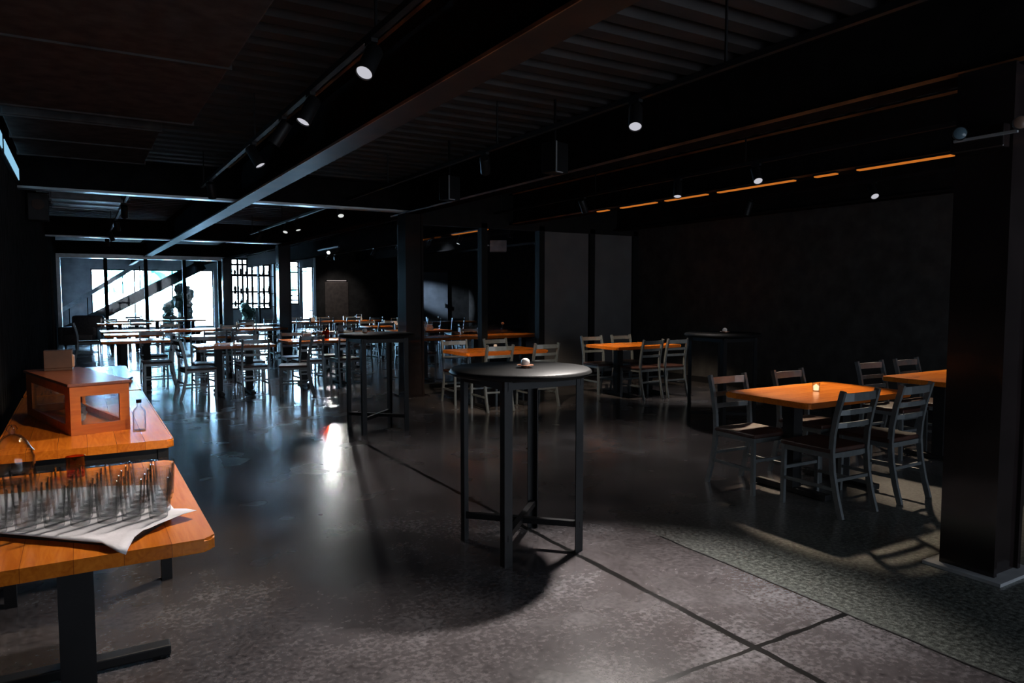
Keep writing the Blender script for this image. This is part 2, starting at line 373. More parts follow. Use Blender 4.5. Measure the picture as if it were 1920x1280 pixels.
# long I-beams and cross beams
def ibeam(p, q, z0, z1, w=.2, low=None):
    p = Vector(p); q = Vector(q); b = new()
    bar(b, p + Vector((0, 0, z1 - .012)), q + Vector((0, 0, z1 - .012)), w, .024); bar(b, p + Vector((0, 0, (z0 + z1) / 2)), q + Vector((0, 0, (z0 + z1) / 2)), .02, z1 - z0 - .05)
    o = struct('beam', b, M['beam'])
    b = new(); bar(b, p + Vector((0, 0, z0 + .013)), q + Vector((0, 0, z0 + .013)), w, .026); obj('flange', b, low or M['rust'], o)
for x in (1.86, 4.2, 6.36, 8.6):
    ibeam((x, YB, 0), (x, YW, 0), 2.67, 3.18, .2, M['rust'] if x < 2 else M['beam'])
    if x > 8: continue
    bm_ = [o for o in bpy.data.objects if o.name.startswith('beam')][-1]
    b = new(); box(b, (x - .108, YB + .1, 3.155), (x - .1, 10.4, 3.178)); obj('lit_flange_edge', b, M['edgelit'], bm_)
    b = new(); box(b, (x - .108, YB + .1, 2.67), (x - .1, 10.4, 2.69)); obj('lit_flange_edge', b, M['edgelit'], bm_)
for y in (9.88, 17.6, 25.24): ibeam((XL, y, 0), (4.2, y, 0), 2.69, 3.1, .16, M['bluesteel'])
b = new(); bar(b, (8.88, -2, 3.02), (8.88, 10.4, 3.02), .1, .1); struct('trim_1', b, M['beam'])

# outside
b = new(); box(b, (-12, YW + .4, -.25), (25, 60, -.05)); struct('ground_outside', b, M['paving'])
def blob(bm, c, r, n, squash=1.0, jit=.3):
    g = bmesh.ops.create_icosphere(bm, subdivisions=n, radius=1.0)
    for v in g['verts']:
        k = 1 + R.uniform(-jit, jit); v.co = Vector((c[0] + v.co.x * r * k, c[1] + v.co.y * r * k, c[2] + v.co.z * r * squash * k))
def tree(x, y, h, r, label):
    t = thing('outdoor_tree', label, 'tree', (x, y, -.05), 0, 'trees beyond the end window')
    b = new(); lathe(b, [(.12, 0), (.1, h * .5), (.05, h * .8)], 8); obj('trunk', b, M['bark'], t)
    b = new()
    for k in range(7): blob(b, (R.uniform(-.7, .7) * r, R.uniform(-.5, .5) * r, h * R.uniform(.55, .95)), r * R.uniform(.35, .55), 2)
    obj('crown', b, M['leaf'], t)
tree(2.9, 38, 3.0, .75, 'teal green tree crown outside, seen below the pale stair rail')
tree(4.4, 41, 3.4, .8, 'teal green tree outside, seen above the dark stair flight')
tree(9.9, 40, 3.4, .7, 'teal green tree outside the narrow tall window')
tree(1.5, 44, 3.3, .7, 'smaller tree outside near the window edge by the stairwell wall')

# stairs behind the glazed screen
st = thing('staircase', 'dark diagonal staircase silhouetted against the bright end window', 'staircase', (0, 0, 0))
b = new()
A, Bq = Vector((-.42, 29, 0.22)), Vector((4.02, 29, 2.61))
for dy in (0, 1.1): bar(b, A + Vector((0, dy, 0)), Bq + Vector((0, dy, 0)), .06, .34, (0, 0, 1))
obj('stringer', b, M['dark'], st)
b = new()
for k in range(16):
    p = A.lerp(Bq, (k + .5) / 16); box(b, (p.x - .15, 29.03, p.z - .02), (p.x + .15, 30.07, p.z + .02))
obj('tread', b, M['dark'], st)
hr = thing('handrail', 'pale diagonal handrail rising above the dark staircase by the window', 'handrail', (0, 0, 0))
b = new(); bar(b, (-.5, 28.4, .98), (2.05, 28.4, 2.72), .06, .14, (0, 0, 1)); obj('rail', b, M['white'], hr)
b = new()
for k in range(5):
    t_ = .08 + k * .21; x = -.5 + 2.55 * t_; z = .98 + 1.74 * t_; box(b, (x - .015, 28.385, 0), (x + .015, 28.415, z - .06))
obj('baluster', b, M['dark'], hr)
def shrub(x, y, z, h, r, label, pot=True):
    t = thing('potted_shrub', label, 'plant', (x, y, z))
    b = new(); lathe(b, [(0, 0), (r * .5, 0), (r * .7, h * .3), (r * .6, h * .3), (r * .55, h * .27), (0, h * .27)], 14); obj('pot', b, M['dark'], t)
    b = new()
    for k in range(9): blob(b, (R.uniform(-.4, .4) * r, R.uniform(-.4, .4) * r, h * (.3 + .62 * k / 9)), r * R.uniform(.45, .65), 2, 1, .35)
    obj('foliage', b, M['leafdark'], t)
pj = thing('added_splash_box', 'pale box added for a light splash under the ceiling behind the smoky glass', 'added box', (7.1, 12.75, 2.36), -.5)  # pale box made up for a splash of light under the ceiling
b = new(); box(b, (.03, -.15, 0), (.36, .15, .22), .01); obj('housing', b, M['white'], pj)
b = new(); box(b, (-.16, -.15, 0), (-.03, .15, .03)); box(b, (-.08, -.15, .03), (-.03, .15, .26)); obj('bracket', b, M['white'], pj)
b = new(); box(b, (-.03, -.02, .05), (.03, .02, .85)); obj('added_box_pole', b, M['black'], pj)
shrub(3.5, 29.95 + .6, 0, 1.95, .42, 'tall dark potted shrub silhouetted against the end window')
shrub(2.98, 31.2, 0, 1.3, .3, 'short dark potted shrub silhouetted low in the end window')
shrub(6.05, 31.5, 0, 1.15, .38, 'dark rounded potted shrub in front of the lattice window')
# shelving with dark vessels before the lattice window
sh = thing('shelf_unit', 'dark open shelf unit of bottles in front of the lattice window', 'shelf', (6.45, 32.5, 0))
b = new()
for x in (-.88, .25, .88): box(b, (x - .03, -.15, 0), (x + .03, .15, 3.0))
obj('upright', b, M['dark'], sh)
for z in (1.0, 1.55, 2.3): b = new(); box(b, (-.88, -.15, z - .03), (.88, .15, z)); obj('shelf_board', b, M['dark'], sh)
for zi, (z, nm) in enumerate(((1.0, 'lowest'), (1.55, 'middle'), (2.3, 'top'))):
    for k in range(7):
        x = 6.45 - .72 + k * .235; r = (.05, .06, .045)[(k + zi) % 3]; h = (.3, .42, .36)[(k * 2 + zi) % 3]
        if abs(x - 6.70) < .06 + r: continue
        b = new(); lathe(b, [(0, 0), (r, 0), (r, h * .6), (r * .35, h * .78), (r * .35, h), (0, h)], 12)
        o = obj('bottle', b, M['dark'], None, (x, 32.5, z), True)
        tag(o, 'dark bottle, %s from the staircase end on the %s board of the shelf unit' % (ORD[k], nm), 'bottle', 'bottles on the window shelves')

# ------------------------------------------------------------------ furniture
def make_chair(label, loc, rz):
    t = thing('dining_chair', label, 'chair', loc, rz)
    b = new(); box(b, (-.2, -.2, .43), (.2, .21, .462), .008); obj('seat', b, M['seat'], t)
    b = new()
    for s in (-1, 1): bar(b, (s * .18, -.19, .412), (s * .18, .18, .412), .024, .034)
    bar(b, (-.18, .18, .412), (.18, .18, .412), .024, .034); bar(b, (-.18, -.19, .412), (.18, -.19, .412), .024, .034)
    obj('seat_frame', b, M['alu'], t)
    for s in (-1, 1):
        b = new(); sweep(b, [(s * .185, -.285, 0), (s * .185, -.245, .14), (s * .185, -.212, .30), (s * .185, -.2, .44), (s * .185, -.207, .56), (s * .185, -.232, .7), (s * .185, -.275, .86)], .024, .036)
        obj('rear_leg', b, M['alu'], t)
        b = new(); sweep(b, [(s * .185, .19, 0), (s * .185, .185, .43)], .026, .03); obj('front_leg', b, M['alu'], t)
    for z, h, y in ((.815, .055, -.262), (.71, .035, -.235), (.62, .035, -.216)):
        b = new()
        sweep(b, [(-.175, y, z), (-.08, y - .014, z), (.08, y - .014, z), (.175, y, z)], h, .014, (0, 0, 1))
        obj('back_slat', b, M['alu'], t)
    for s in (-1, 1):
        b = new(); bar(b, (s * .185, -.235, .19), (s * .185, .187, .19), .018, .022); obj('stretcher', b, M['alu'], t)
    b = new(); bar(b, (-.17, .187, .26), (.17, .187, .26), .018, .022); obj('stretcher', b, M['alu'], t)
    b = new(); bar(b, (-.17, -.222, .25), (.17, -.222, .25), .018, .022); obj('stretcher', b, M['alu'], t)
    return t
CHAIR = []
def chair(x, y, rz, label, group):
    if not CHAIR:
        c = make_chair(label, (x, y, 0), rz); c['group'] = group; CHAIR.append(c); return c
    return dup(CHAIR[0], (x, y, 0), rz, label, group)

TABMESH = {}
def make_table(x, y, w, d, label, group=None, h=.75, legs='pedestal', axis='X'):
    """w along x, d along y; long axis decides plank direction and pedestal places"""
    key = (w, d, h, legs)
    if key in TABMESH: return dup(TABMESH[key], (x, y, 0), 0, label, group)
    t = thing('wooden_table', label, 'table', (x, y, 0), 0, group)
    b = new(); prism(b, rounded(w, d, .035), h - .042, h)
    es = [e for e in b.edges if abs(e.verts[0].co.z - e.verts[1].co.z) < 1e-5]
    bmesh.ops.bevel(b, geom=es, offset=.008, segments=2, affect='EDGES')
    obj('tabletop', b, M['woodX'] if w > d else M['woodY'], t, None, True)
    L_, S_ = (w, d) if w > d else (d, w)
    def P(a, c): return (a, c) if w > d else (c, a)
    if legs == 'pedestal':
        n = 2 if L_ < 2 else 3
        for k in range(n):
            a = (-L_ / 2 + .33) + k * (L_ - .66) / (n - 1)
            b = new(); cx, cy = P(a, 0); box(b, (cx - .05, cy - .05, .05), (cx + .05, cy + .05, h - .06)); obj('pedestal', b, M['black'], t)
            b = new(); p = P(a - .05, -S_ / 2 + .1); q = P(a + .05, S_ / 2 - .1)
            box(b, (p[0], p[1], h - .06), (q[0], q[1], h - .042))
            obj('top_bracket', b, M['black'], t)
            b = new(); p = P(a - .035, -S_ / 2 + .06); q = P(a + .035, S_ / 2 - .06)
            box(b, (p[0], p[1], 0.008), (q[0], q[1], .05), .006)
            for s in (-1, 1):
                u = P(a, s * (S_ / 2 - .1)); lathe(b, [(0, 0), (.025, 0), (.025, .02), (0, .02)], 8, (u[0], u[1], 0))
            obj('foot', b, M['black'], t)
    else:
        for sx in (-1, 1):
            for sy in (-1, 1):
                b = new(); cx, cy = sx * (w / 2 - .05), sy * (d / 2 - .06); box(b, (cx - .025, cy - .025, 0), (cx + .025, cy + .025, h - .042)); obj('leg', b, M['black'], t)
        b = new()
        for s in (-1, 1):
            bar(b, (s * (w / 2 - .05), -d / 2 + .085, h - .075), (s * (w / 2 - .05), d / 2 - .085, h - .075), .025, .06)
            bar(b, (-w / 2 + .075, s * (d / 2 - .06), h - .075), (w / 2 - .075, s * (d / 2 - .06), h - .075), .025, .06)
        obj('apron', b, M['black'], t)
    TABMESH[key] = t
    return t

# each: x, y, w, d, label of the table, phrase for its chairs, chairs near / far (x offsets)
TWO = (-.33, .30)
TABLES = [
 (4.9, 3.54, 1.25, .76, 'orange wooden dining table with a lit candle beside the black steel column', 'candle-lit table by the column', (-.4, .26), (-.44, .31)),
 (6.95, 3.54, 1.25, .76, 'wooden dining table half hidden behind the black steel column', 'table half hidden by the column', (), (-.42, .2)),
 (7.15, 8.35, 1.25, .76, 'orange wooden dining table by the dark back wall, four chairs around it', 'table by the dark back wall', (-.17, .33), (-.33, .27)),
 (4.85, 8.52, 1.25, .76, 'wooden dining table in front of the smoky glass partition', 'table in front of the glass partition', (-.27, .43), (-.33, .36)),
 (3.45, 11.95, 1.25, .76, 'wooden table crowded with bottles and caddies behind the second black bar table', 'bottle-laden aisle table', TWO, TWO),
 (1.98, 11.5, 1.1, .76, 'dark-edged wooden table with thick black pedestals at mid aisle', 'dark-edged mid-aisle table', (.2,), TWO),
 (2.15, 14.25, 1.1, .9, 'pinkish orange wooden table behind the lone side-on chair', 'pinkish table behind the lone chair', (-.1, .36), (.3,)),
 (.78, 13.5, 1.0, .76, 'window-lit white-gleaming table nearest the camera along the ribbed wall', 'nearest gleaming table along the ribbed wall', (), (.3,)),
 (.88, 15.5, 1.0, .76, 'window-lit white-gleaming table, second along the ribbed wall', 'second gleaming table along the ribbed wall', (), ()),
 (2.2, 17.0, 3.7, .76, 'very long orange wooden communal table across the aisle', 'long communal table across the aisle', (.55, 1.3), (-.5, 1.1)),
 (1.0, 21.6, 1.25, .76, 'gleaming small table in front of the glazed screen', 'small table before the glazed screen', (.3,), TWO),
 (1.95, 23.6, 2.6, .76, 'long wooden table nearest the glazed screen below the staircase', 'long table nearest the glazed screen', (.5,), (-.6, .4)),
 (6.4, 16.4, 1.25, .76, 'pink-gleaming wooden table beside the blue-lit black column', 'table beside the blue-lit column', TWO, TWO),
 (6.3, 20.3, 3.0, .76, 'long wooden table in front of the taupe wall panel', 'long table before the taupe wall panel', (-1.1, -.45, .3, 1.0), (-1.0, -.2, .6)),
 (4.05, 19.0, 1.1, .76, 'grey-blue gleaming table next to the third black column', 'table next to the third column', (.25,), TWO),
 (4.55, 14.5, 1.25, .76, 'pale gleaming table directly behind the bottle-laden aisle table', 'pale table behind the bottle-laden one', (.3,), TWO),
 (6.2, 11.65, 2.7, .7, 'long wooden table right behind the smoky glass partition', 'long table behind the glass partition', (), (-.9, .2)),
 (6.15, 14.1, 1.25, .76, 'pink-gleaming table deeper behind the smoky glass partition', 'deeper table behind the glass partition', (), (-.1, .33)),
 (8.3, 18.3, 2.6, .76, 'long dim table deep in the hall before the black far wall', 'dim long table deep in the hall', (-.8, -.1, .6), (-.5, .4)),
]
for (x, y, w, d, lab, ph, near, far) in TABLES:
    make_table(x, y, w, d, lab, 'wooden dining tables')
    for side, offs in (('near', near), ('far', far)):
        for k, ox in enumerate(sorted(offs)):
            o_ = .345 if side == 'near' else .36
            if d > .8: o_ += .05
            yy = y - o_ if side == 'near' else y + (.255 if (x == 4.9) else o_)
            rz = (0 if side == 'near' else PI) + R.uniform(-.05, .05)
            where = 'only' if len(offs) == 1 else ORD[k]
            chair(x + ox, yy, rz, '%s %s-side chair from the ribbed wall at the %s' % (where, side, ph), 'aluminium chairs at the tables')
chair(1.43, 11.15, -PI / 2 + .12, 'lone aluminium chair standing side-on at the aisle end of the dark-edged table', 'aluminium chairs at the tables')
chair(1.02, 12.55, PI / 2, 'aluminium chair side-on beyond the serving table, facing the ribbed wall', 'aluminium chairs at the tables')
chair(2.72, 10.85, PI / 2 - .3, 'aluminium chair pulled into the aisle before the bottle-laden table', 'aluminium chairs at the tables')
chair(.15, 18.9, -PI / 2, 'pale aluminium chair at the ribbed wall before the armchair', 'aluminium chairs at the tables')

# serving tables along the ribbed wall
make_table(-.04, 2.965, .76, 1.23, 'orange wooden serving table with a tray of glasses, nearest the camera', 'serving tables along the ribbed wall')
make_table(.01, 5.2, .78, 2.24, 'glossy wooden serving table carrying the wooden display case', 'serving tables along the ribbed wall', legs='corner')
make_table(.01, 7.5, .78, 2.24, 'glossy wooden serving table beyond the display case, white with window glare', 'serving tables along the ribbed wall', legs='corner')

# round black bar tables
def make_bar(x, y, rz, label):
    t = thing('bar_table', label, 'table', (x, y, 0), rz, 'round black bar tables')
    b = new(); lathe(b, [(0, 1.032), (.405, 1.032), (.415, 1.04), (.42, 1.05), (.415, 1.062), (.405, 1.07), (0, 1.07)], 56); obj('tabletop', b, M['top'], t, None, True)
    for sx in (-1, 1):
        for sy in (-1, 1):
            b = new(); prism(b, [(sx * .265, sy * .265), (sx * .215, sy * .265), (sx * .215, sy * .257), (sx * .257, sy * .257), (sx * .257, sy * .215), (sx * .265, sy * .215)], 0, 1.032)
            obj('leg', b, M['black'], t)
    for nm, z, h in (('foot_brace', .16, .035), ('top_brace', 1.0, .05)):
        b = new(); bar(b, (-.255, -.255, z), (.255, .255, z), .035, h); bar(b, (-.255, .255, z), (.255, -.255, z), .034, h * .96); obj(nm, b, M['black'], t)
    b = new()
    for k in range(4):
        a = [(-.25, -.261), (.25, -.261), (.25, .261), (-.25, .261)]
    for s in (-1, 1):
        bar(b, (-.215, s * .255, 1.0), (.215, s * .255, 1.0), .012, .04); bar(b, (s * .255, -.215, 1.0), (s * .255, .215, 1.0), .012, .04)
    obj('apron', b, M['black'], t)
    return t
bt = make_bar(2.22, 3.6, 0, 'tall round black bar table with steel legs standing alone on the aisle joint')
dup(bt, (2.82, 7.62, 0), 0, 'tall round black bar table farther along the aisle joint, before the column')
dup(bt, (6.2, 5.72, 0), 0, 'tall round black bar table in the dark, behind the candle-lit dining table')

# candles and small things on tables
def candle(x, y, z, label, kind):
    t = thing('candle_holder', label, 'candle', (x, y, z))
    if kind == 'votive':
        b = new(); lathe(b, [(0, 0), (.024, 0), (.03, .065), (.027, .065), (.022, .006), (0, .006)], 20); obj('glass_cup', b, M['glass'], t, None, True)
        b = new(); lathe(b, [(0, .007), (.02, .007), (.023, .04), (.008, .05), (0, .058)], 16); obj('flame', b, M['flame'], t, None, True)
    else:
        b = new(); lathe(b, [(0, 0), (.02, 0), (.026, .01), (.05, .014), (.05, .018), (0, .018)], 24); obj('saucer', b, M['copper'], t, None, True)
        b = new(); lathe(b, [(0, .018), (.022, .018), (.026, .03), (.024, .045), (.014, .055), (0, .058)], 20); obj('globe', b, M['wax'], t, None, True)
candle(4.9, 3.56, .75, 'glowing glass candle on the orange table by the black column', 'votive')
candle(2.24, 3.58, 1.07, 'small white globe candle on a copper saucer, lone bar table', 'globe')
candle(6.2, 5.69, 1.07, 'small globe candle on the bar table in the dark', 'globe')
candle(4.98, 8.75, .75, 'small white globe candle on the table before the glass partition', 'globe')
candle(2.72, 7.72, 1.07, 'small globe candle on the bar table before the column', 'globe')
def bottle(x, y, z, m, r, h, label, group=None, capm=None):
    t = thing('glass_bottle', label, 'bottle', (x, y, z), 0, group)
    b = new(); lathe(b, [(0, 0), (r, 0), (r, h * .62), (r * .8, h * .7), (r * .36, h * .78), (r * .34, h * .94), (r * .25, h * .94), (r * .26, h * .78), (r * .7, h * .68), (r * .9, h * .6), (r * .9, .008), (0, .008)], 20); obj('body', b, m, t, None, True)
    b = new(); lathe(b, [(0, h * .9), (r * .4, h * .9), (r * .42, h), (0, h)], 16); obj('stopper', b, capm or M['dark'], t, None, True)
bottle(.262, 4.42, .75, M['glass'], .033, .175, 'clear glass bottle with a black stopper beside the display case')
for k, (ox, oy, m, h, lab) in enumerate(((-.08, -.1, 'amberglass', .2, 'amber bottle, first from the aisle on the crowded table'), (.02, .05, 'amberglass', .24, 'taller amber bottle in the middle of the crowded table'), (.16, -.05, 'glass', .18, 'clear bottle toward the column on the crowded table'), (-.2, .1, 'glass', .16, 'clear short bottle at the aisle side of the crowded table'))):
    bottle(3.55 + ox, 11.95 + oy, .75, M[m], .034, h, lab, 'bottles on the crowded aisle table')
def caddy(x, y, z, label):
    t = thing('condiment_caddy', label, 'caddy', (x, y, z))
    b = new(); box(b, (-.08, -.05, 0), (.08, .05, .07), .005); obj('box', b, M['white'], t)
    b = new(); bar(b, (-.075, 0, .07), (-.075, 0, .17), .01, .01); bar(b, (.075, 0, .07), (.075, 0, .17), .01, .01); bar(b, (-.08, 0, .175), (.08, 0, .175), .01, .01); obj('handle', b, M['alu'], t)
    b = new(); box(b, (-.06, -.035, .07), (.06, .035, .11)); obj('napkin', b, M['paper'], t)
caddy(3.2, 11.9, .75, 'white condiment caddy on the crowded aisle table')
caddy(6.5, 16.35, .75, 'white condiment caddy on the table beside the blue-lit column')
caddy(4.55, 14.45, .75, 'white condiment caddy on the pale table behind the crowded one')
caddy(6.95, 20.2, .75, 'white condiment caddy on the long table before the taupe panel')
caddy(5.6, 20.3, .75, 'second white caddy on the long table, toward the third column')
caddy(6.35, 14.0, .75, 'white condiment caddy on the deeper table behind the glass partition')
v = thing('bud_vase', 'bud vase with one orange flower behind the glass partition', 'vase', (6.75, 11.6, .75))
b = new(); lathe(b, [(0, 0), (.025, 0), (.03, .05), (.012, .12), (.014, .15), (.01, .15), (.008, .12), (0, .1)], 16); obj('vase_body', b, M['glass'], v, None, True)
b = new(); bar(b, (0, 0, .1), (0.005, 0, .2), .006, .006); obj('stem', b, M['leafdark'], v)
b = new(); blob(b, (.008, 0, .215), .03, 2, .8, .2); obj('flower', b, M['orange'], v)

# the wooden display case on the second serving table
ANG = math.radians(14)
cs = thing('display_case', 'long wooden display case with clear panels on the serving table', 'display case', (-.06, 4.44, .75), ANG)
W_, D_, H_ = .29, 1.0, .262
fr = .05
for nm, x0 in (('side_frame', 0), ('side_frame', W_ - .018)):
    b = new(); box(b, (x0, .018, 0), (x0 + .018, D_ - .018, fr)); box(b, (x0, .018, H_ - fr), (x0 + .018, D_ - .018, H_)); box(b, (x0, .018, fr), (x0 + .018, .1, H_ - fr)); box(b, (x0, D_ - .14, fr), (x0 + .018, D_ - .018, H_ - fr)); obj(nm, b, M['case'], cs)
    b = new(); box(b, (x0 + .007, .1, fr), (x0 + .011, D_ - .14, H_ - fr)); obj('side_pane', b, M['acrylic'], cs)
for nm, y0 in (('front_frame', 0), ('end_frame', D_ - .018)):
    b = new(); box(b, (0, y0, 0), (W_, y0 + .018, .055)); box(b, (0, y0, H_ - .055), (W_, y0 + .018, H_)); box(b, (0, y0, .055), (.05, y0 + .018, H_ - .055)); box(b, (W_ - .05, y0, .055), (W_, y0 + .018, H_ - .055)); obj(nm, b, M['case'], cs)
    b = new(); box(b, (.05, y0 + .007, .055), (W_ - .05, y0 + .011, H_ - .055)); obj('end_pane', b, M['acrylic'], cs)
b = new(); box(b, (.018, .018, 0), (W_ - .018, D_ - .018, .012)); obj('floor_board', b, M['case'], cs)
b = new(); box(b, (-.012, -.012, H_), (W_ + .012, D_ + .012, H_ + .016), .003); obj('lid', b, M['caselid'], cs)
def incase(x, y): return (-.06 + x * math.cos(ANG) - y * math.sin(ANG), 4.44 + x * math.sin(ANG) + y * math.cos(ANG))
b = new(); blob(b, (0, 0, 0), .05, 3, 1.2, .16); p = incase(.1, .3); o = obj('crumpled_paper', b, M['grey'], None, (p[0], p[1], .83)); tag(o, 'grey crumpled paper wad inside the wooden display case', 'paper')
p = incase(.15, .86)
nh = thing('napkin_holder', 'brown box-shaped napkin holder on the display case lid', 'napkin holder', (p[0], p[1], .75 + H_ + .016), ANG - .3)
b = new(); box(b, (-.075, -.05, 0), (.075, .05, .015), .003); box(b, (-.075, -.05, .015), (.075, -.038, .125), .003); box(b, (-.075, .038, .015), (.075, .05, .125), .003); box(b, (-.075, -.038, .11), (.03, .038, .125)); obj('holder_body', b, M['brown'], nh)
b = new(); box(b, (.02, -.034, .015), (.085, .034, .095), .01); obj('napkin', b, M['tan'], nh)
pd = thing('serving_paddle', 'brown rounded wooden paddle at the edge of the far serving table', 'paddle', (.30, 6.9, .75), -.3)
b = new(); prism(b, [(x * .5, y) for x, y in [(.1 * math.cos(2 * PI * k / 20), .13 * math.sin(2 * PI * k / 20)) for k in range(20)]], 0, .016); obj('blade', b, M['brown'], pd)
b = new(); bar(b, (0, .12, .01), (-.02, .34, .01), .02, .014); obj('handle', b, M['dark'], pd)
bd = new(); box(bd, (-.12, -.2, 0), (.12, .2, .012), .004); o = obj('serving_board', bd, M['tan'], None, (-.2, 8.2, .75)); tag(o, 'flat pale board lying at the end of the far serving table', 'board')

# tray, paper and glasses on the nearest serving table
TZ = .75
poly = [(-.40, 2.74), (-.23, 2.69), (-.06, 2.535), (.05, 2.43), (.10, 2.41), (.2, 2.555), (.245, 2.66), (.22, 3.06), (-.02, 3.16), (-.40, 3.2)]
b = new(); prism(b, poly, 0, .014); o = obj('bar_mat', b, M['mat'], None, (0, 0, TZ)); tag(o, 'black rubber bar mat under the paper and glasses', 'mat')
out = [(-.40, 2.72), (-.32, 2.71), (-.23, 2.672), (-.14, 2.58), (-.04, 2.485), (.035, 2.405), (.07, 2.33), (.09, 2.295), (.10, 2.35), (.12, 2.42), (.145, 2.45), (.165, 2.49), (.205, 2.515), (.235, 2.55), (.27, 2.565), (.315, 2.59), (.29, 2.635), (.255, 2.68), (.245, 2.8), (.24, 3.05), (.1, 3.12), (-.05, 3.17), (-.4, 3.21)]
b = new(); cx, cy = -.05, 2.82; rings = []
for k in range(9):
    s = (k + .0) / 8; ring = []
    for i, (x, y) in enumerate(out):
        px, py = cx + (x - cx) * s, cy + (y - cy) * s
        ed = max(0, s - .8) / .2
        lift = .004 * (k > 0) * R.random() * (1 if s > .82 else .4)
        z = .0155 + lift
        if i in (6, 7, 8): z += -.008 * ed ** 2 + .0 * ed
        if i in (14, 15, 16): z += .006 * ed
        if i in (10, 12): z += .006 * ed
        ring.append((px, py, z))
    rings.append(ring)
c0 = b.verts.new((cx, cy, .0155)); prev = None
for k in range(1, 9):
    cur = [b.verts.new(p) for p in rings[k]]; n = len(cur)
    for i in range(n):
        if prev is None: b.faces.new((c0, cur[i], cur[(i + 1) % n]))
        else: b.faces.new((prev[i], cur[i], cur[(i + 1) % n], prev[(i + 1) % n]))
    prev = cur
o = obj('paper_sheet', b, M['paper'], None, (0, 0, TZ), True); tag(o, 'crumpled white paper sheet with pointed corners under the tray of glasses', 'paper')
sm = o.modifiers.new('thickness', 'SOLIDIFY'); sm.thickness = .0012; sm.offset = 1
def tumbler(loc, label, h=.125, rt=.0345, rb=.027, m='glass', group='tumblers on the white paper', name='drinking_glass'):
    b = new(); lathe(b, [(0, 0), (rb, 0), (rb + .001, .004), (rt, h), (rt - .0022, h + .0006), (rb - .002, .014), (0, .012)], 28)
    o = obj(name, b, M[m], None, loc, True); return tag(o, label, 'glass', group)
GL = None
for r in range(5):
    for c in range(7):
        x = .200 - c * .0735 + r * .012 + R.uniform(-.004, .004); y = 2.60 + (c - .4) * .014 + r * .074 + R.uniform(-.004, .004)
        if x < -.37: continue
        lab = 'clear tumbler on the paper, %s row back, %s from the aisle end' % (ORD[r], ORD[c])
        if GL is None: GL = tumbler((x, y, TZ + .021), lab)
        else:
            o = GL.copy(); COL.objects.link(o); o.location = (x, y, TZ + .021); tag(o, lab, 'glass', 'tumblers on the white paper')
j = thing('glass_jar', 'big clear glass jar with a domed lid beside the tumblers', 'jar', (-.245, 3.42, TZ))
b = new(); lathe(b, [(0, 0), (.068, 0), (.074, .02), (.074, .11), (.066, .13), (.063, .13), (.07, .11), (.07, .012), (0, .01)], 32); obj('jar_body', b, M['glass'], j, None, True)
b = new(); lathe(b, [(.072, .131), (.06, .15), (.048, .175), (.03, .195), (.012, .202), (.012, .21), (.02, .222), (.014, .236), (0, .24), (0, .236), (.01, .22), (.008, .2), (.028, .19), (.045, .172), (.056, .15), (.066, .134)], 32); obj('jar_lid', b, M['glass'], j, None, True)
tumbler((-.035, 3.44, TZ), 'short amber tumbler standing behind the rows of clear glasses', .085, .036, .032, 'amberglass', None)

# armchair by the ribbed wall
ar = thing('armchair', 'dark rounded armchair against the ribbed wall before the glazed screen', 'armchair', (.06, 23.0, 0), -.4)
b = new(); box(b, (-.38, -.38, .14), (.38, .38, .42), .05); obj('seat', b, M['upholstery'], ar, None, True)
b = new(); box(b, (-.42, .26, .14), (.42, .46, .92), .08); obj('backrest', b, M['upholstery'], ar, None, True)
for s in (-1, 1):
    b = new(); box(b, (s * .43 - .07, -.36, .14), (s * .43 + .07, .34, .62), .05); obj('armrest', b, M['upholstery'], ar, None, True)
    for q in (-.3, .3): b = new(); lathe(b, [(0, 0), (.02, 0), (.025, .15), (0, .15)], 10, (s * .32, q, 0)); obj('leg', b, M['black'], ar)

# hall walls: pale door, taupe panel
b = new(); box(b, (11.2, YP - .05, 0), (12.25, YP - .002, 2.35)); d = struct('door_1', b, M['panel'])
b = new(); box(b, (12.1, YP - .1, 1.0), (12.14, YP - .05, 1.15)); obj('handle', b, M['alu'], d)
b = new(); box(b, (7.45, YP - .06, .05), (8.3, YP - .002, 1.95), .01); o = obj('wall_panel', b, M['brownpanel']); tag(o, 'taupe rectangular wall panel under a thin light on the black wall', 'panel')
pl = thing('picture_light', 'thin wall light glowing along the top of the taupe panel', 'wall light', (7.87, YP - .002, 2.0))
b = new(); box(b, (-.36, -.12, 0), (.36, 0, .03)); obj('light_body', b, M['black'], pl)
b = new(); box(b, (-.34, -.115, -.012), (.34, -.02, 0)); obj('light_tube', b, emit('panel_light_glow', (1, .85, .82), .8), pl)

# ------------------------------------------------------------------ overhead
def duct(x0, x1, y0, y1, z0, z1, m, label):
    t = thing('vent_duct', label, 'duct', ((x0 + x1) / 2, (y0 + y1) / 2, z0)); w, d, h = (x1 - x0) / 2, (y1 - y0) / 2, z1 - z0
    b = new(); box(b, (-w, -d, 0), (w, d, h), .01); obj('duct_body', b, m, t)
    n = max(2, int((y1 - y0) / 1.6))
    for k in range(n + 1):
        b = new(); yy = -d + .03 + (2 * d - .06) * k / n; box(b, (-w - .012, yy - .012, -.012), (w + .012, yy + .012, h)); obj('seam_collar', b, m, t)
    for s in (-1, 1):
        b = new(); box(b, (s * w * .7 - .008, -.008, h), (s * w * .7 + .008, .008, ZC + .05 - z0)); obj('hanger', b, M['black'], t)
duct(-.5, .8, -2, 6.2, 2.82, 3.16, M['duct'], 'wide dark ceiling duct above the serving tables, nearest the camera')
duct(-.45, .62, 6.6, 8.4, 2.84, 3.14, M['duct'], 'short dark ceiling duct beyond the wide one')
duct(-.28, .55, 11.4, 12.6, 2.78, 3.1, M['ductblue'], 'small grey duct catching blue window light under the ceiling')
